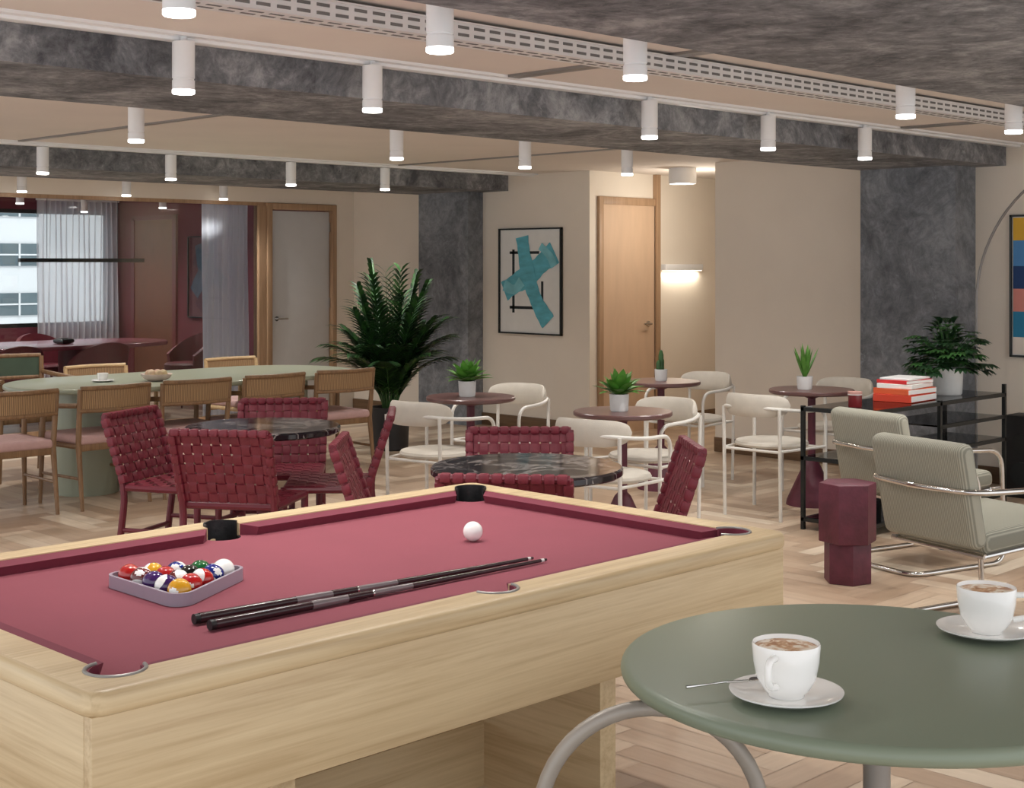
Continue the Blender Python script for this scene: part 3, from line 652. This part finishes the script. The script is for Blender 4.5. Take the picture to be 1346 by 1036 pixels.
for i in range(44):
    a=i*2.399+random.uniform(-.2,.2); lean=.10+.85*(i/44)**.8; Ln=random.uniform(1.0,1.3)*(1-.30*i/44)
    base=Vector((.05*math.cos(a),.05*math.sin(a),.33)); pts=[]; 
    for k in range(13):
        t=k/12; out=Ln*lean*(t**1.4)*.60; up=Ln*(t-.28*lean*t*t*(1+.9*lean))
        pts.append(base+Vector((math.cos(a)*out,math.sin(a)*out,up*1.0)))
    w.tube(pts,[.007*(1-.8*k/12) for k in range(13)],LEAF,5)
    for k in range(2,13):
        for h in (0,.5):
            if k==12 and h: continue
            p=pts[k] if h==0 else (pts[k]+pts[k+1])/2
            tg=(pts[k]-pts[k-1]).normalized(); sd=tg.cross(Vector((0,0,1)))
            if sd.length<.1: sd=Vector((-math.sin(a),math.cos(a),0))
            sd.normalize()
            for q in (-1,1):
                w.leaf(p,tg*.9+sd*q*.7,.22*(1.15-.6*abs(k/12-.5)),.038,.35,LEAFD if (k+i)%2 else LEAF,seg=3)
w.obj((7.76,9.22,0))
# ================================================================= art
def ribbon(w,pts,wd,y,mat,th=.0015):
    P=[Vector((p[0],0,p[1])) for p in pts]; n=len(P); l=[];r=[]; ph=random.random()*6
    for i,p in enumerate(P):
        t=(P[min(i+1,n-1)]-P[max(i-1,0)]).normalized(); s=Vector((-t.z,0,t.x)); ww=wd*(1+.10*math.sin(ph+i*.35)+(.0 if n<4 else .03*math.sin(i*1.7)))/2
        l.append(p+s*ww); r.append(p-s*ww)
    tb=bmesh.new()
    A=[[tb.verts.new((q.x,yy,q.z)) for q in L_] for yy in (y,y+th) for L_ in (l,r)]
    for i in range(n-1):
        tb.faces.new((A[0][i],A[0][i+1],A[1][i+1],A[1][i])); tb.faces.new((A[2][i],A[2][i+1],A[3][i+1],A[3][i]))
        tb.faces.new((A[0][i],A[0][i+1],A[2][i+1],A[2][i])); tb.faces.new((A[1][i],A[1][i+1],A[3][i+1],A[3][i]))
    for i in (0,n-1): tb.faces.new((A[0][i],A[1][i],A[3][i],A[2][i]))
    bmesh.ops.recalc_face_normals(tb,faces=tb.faces); w.add(tb,mat)
def smooth(pts,k=8):
    P=[pts[0]]+list(pts)+[pts[-1]]; out=[]
    for a,b,c,d in zip(P,P[1:],P[2:],P[3:]):
        for i in range(k):
            t=i/k; out.append(tuple(.5*((2*b[q])+(-a[q]+c[q])*t+(2*a[q]-5*b[q]+4*c[q]-d[q])*t*t+(-a[q]+3*b[q]-3*c[q]+d[q])*t**3) for q in (0,1)))
    return out+[pts[-1]]
CANV=noisy('canvas',srgb(228,228,224),.8,var=.03); TEAL=noisy('teal_paint',srgb(92,174,190),.6,var=.22,scale=6,mapscale=(1,1,3)); TEAL2=noisy('teal_paint_light',srgb(126,196,206),.6,var=.2,scale=7)
MUTED=noisy('muted_canvas',srgb(96,58,66),.8,var=.1); MUTEDB=noisy('muted_blue_paint',srgb(70,84,104),.7,var=.2)
def frame(w,W,H,cv=None):
    f=.014
    w.b2((-W/2,-.012,-H/2),(W/2,0,H/2),cv or CANV)
    for lo,hi in (((-W/2,-.03,-H/2),(-W/2+f,0,H/2)),((W/2-f,-.03,-H/2),(W/2,0,H/2)),((-W/2,-.03,-H/2),(W/2,0,-H/2+f)),((-W/2,-.03,H/2-f),(W/2,0,H/2))): w.b2(lo,hi,BLACK)
w=M('framed_abstract_painting'); frame(w,.82,1.0)
for p in ([(-.27,.27),(.12,.27)],[(-.22,.30),(-.22,-.30)],[(-.27,-.25),(.20,-.25)],[(.16,-.28),(.16,.0)]): ribbon(w,p,.028,-.0140,BLACK)
random.seed(3)
ribbon(w,smooth([(.32,.27),(.16,.17),(.0,.06),(-.16,-.01),(-.34,-.10)]),.20,-.0165,TEAL)
ribbon(w,smooth([(-.10,.42),(-.06,.2),(.0,0),(.10,-.2),(.24,-.38)]),.17,-.0190,TEAL)
ribbon(w,smooth([(-.10,.0),(-.2,-.08),(-.34,-.04)]),.10,-.0210,TEAL2); ribbon(w,smooth([(.14,.33),(.26,.24),(.32,.14)]),.08,-.0210,TEAL2)
w.obj((WU-.003,9.345,1.40),-math.pi/2)
w=M('framed_dark_print'); frame(w,.66,1.0,MUTED); ribbon(w,smooth([(.2,.3),(0,.05),(-.2,-.2)]),.2,-.015,MUTEDB); ribbon(w,smooth([(-.1,.4),(0,0),(.15,-.35)]),.15,-.017,MUTEDB); w.obj((WU-.003,14.9,1.40),-math.pi/2)
w=M('framed_colour_block_painting'); frame(w,.82,1.0)
for (a,b,c,d_,col) in ((-.39,.32,.39,.48,(226,176,56)),(-.39,.14,-.05,.32,(80,140,196)),(-.05,.14,.39,.32,(226,176,56)),(-.39,-.02,.39,.14,(26,60,110)),(-.39,-.18,.1,-.02,(216,140,130)),(-.39,-.36,-.2,-.18,(40,130,170)),(-.39,-.48,.39,-.36,(236,226,216)),(-.2,-.36,.39,-.18,(150,60,70))):
    w.b2((a,-.0135,b),(c,-.012,d_),noisy('block_%d_%d'%(col[0],int(a*100)),srgb(*col),.7,var=.04))
w.obj((WU-.003,4.20,1.41),-math.pi/2)
# ================================================================= meeting room
w=M('meeting_table'); 
P=[(7.6+.6*math.cos(t),13.6+.6*math.sin(t)) for t in [math.radians(-90+180*i/24) for i in range(25)]]+[(5.0+.6*math.cos(t),13.6+.6*math.sin(t)) for t in [math.radians(90+180*i/24) for i in range(25)]]
w.prism(P,.71,.75,noisy('meeting_top',srgb(150,80,94),.2,var=.03),bev=.01); w.prism(disc(.25,40,5.4,13.6),0,.71,BURGF); w.prism(disc(.25,40,7.3,13.6),0,.71,BURGF); w.obj()
def tub():
    w=M('tub')
    def f(a,b):
        th=math.radians(-200+220*a); R=.27+.03*b; return Vector((R*math.cos(th),R*math.sin(th)*.95,.42+(.14+.24*math.sin(math.pi*a))*b))
    w.surf(f,26,4,BURG,.045); w.lathe([(0,.48),(.23,.48),(.255,.46),(.255,.41),(.23,.39),(0,.39)],BURG,32)
    for sx in (-1,1):
        for sy in (-1,1): w.tube([(sx*.2,sy*.2,0),(sx*.16,sy*.16,.40)],[.01,.015],BURGF,8)
    return w.mesh()
tm=tub()
for x,y,r in ((5.2,12.75,0),(6.1,12.75,0),(7.0,12.75,0),(5.3,14.45,math.pi),(6.3,14.45,math.pi),(7.3,14.45,math.pi),(8.55,13.6,math.pi/2)): put('burgundy_tub_chair',tm,(x,y,0),r)
w=M('linear_pendant'); w.b2((6.6,13.58,1.58),(8.0,13.63,1.62),BLACK); 
for x in (6.9,7.7): w.tube([(x,13.605,1.62),(x,13.605,CZ)],.003,BLACK,6)
w.obj()
w=M('conference_phone'); w.prism(hexp(.12,0,3),0,.05,BLACK,bev=.02); w.box((0,0,.055),(.07,.07,.012),GREYM,.004); w.obj((7.0,13.45,.7505))
# ================================================================= light/world/camera
wd=bpy.data.worlds.new('World'); S.world=wd; wd.use_nodes=True; bg=wd.node_tree.nodes['Background']; bg.inputs[0].default_value=(.95,.97,1,1); bg.inputs[1].default_value=1.35
sl_=bpy.data.lights.new('sun','SUN'); sl_.energy=1.8; sl_.angle=.02; so=bpy.data.objects.new('sun',sl_); S.collection.objects.link(so)
so.rotation_euler=Vector((.1,.6,-.8)).to_track_quat('-Z','Y').to_euler()
cd=bpy.data.cameras.new('camera'); cd.lens=50; cd.sensor_width=36; cd.shift_y=-172/1346
co=bpy.data.objects.new('camera',cd); co.location=(0,0,1.57); co.rotation_euler=(math.radians(90),0,math.radians(-45)); S.collection.objects.link(co); S.camera=co
S.view_settings.view_transform='Standard'; S.view_settings.exposure=.12
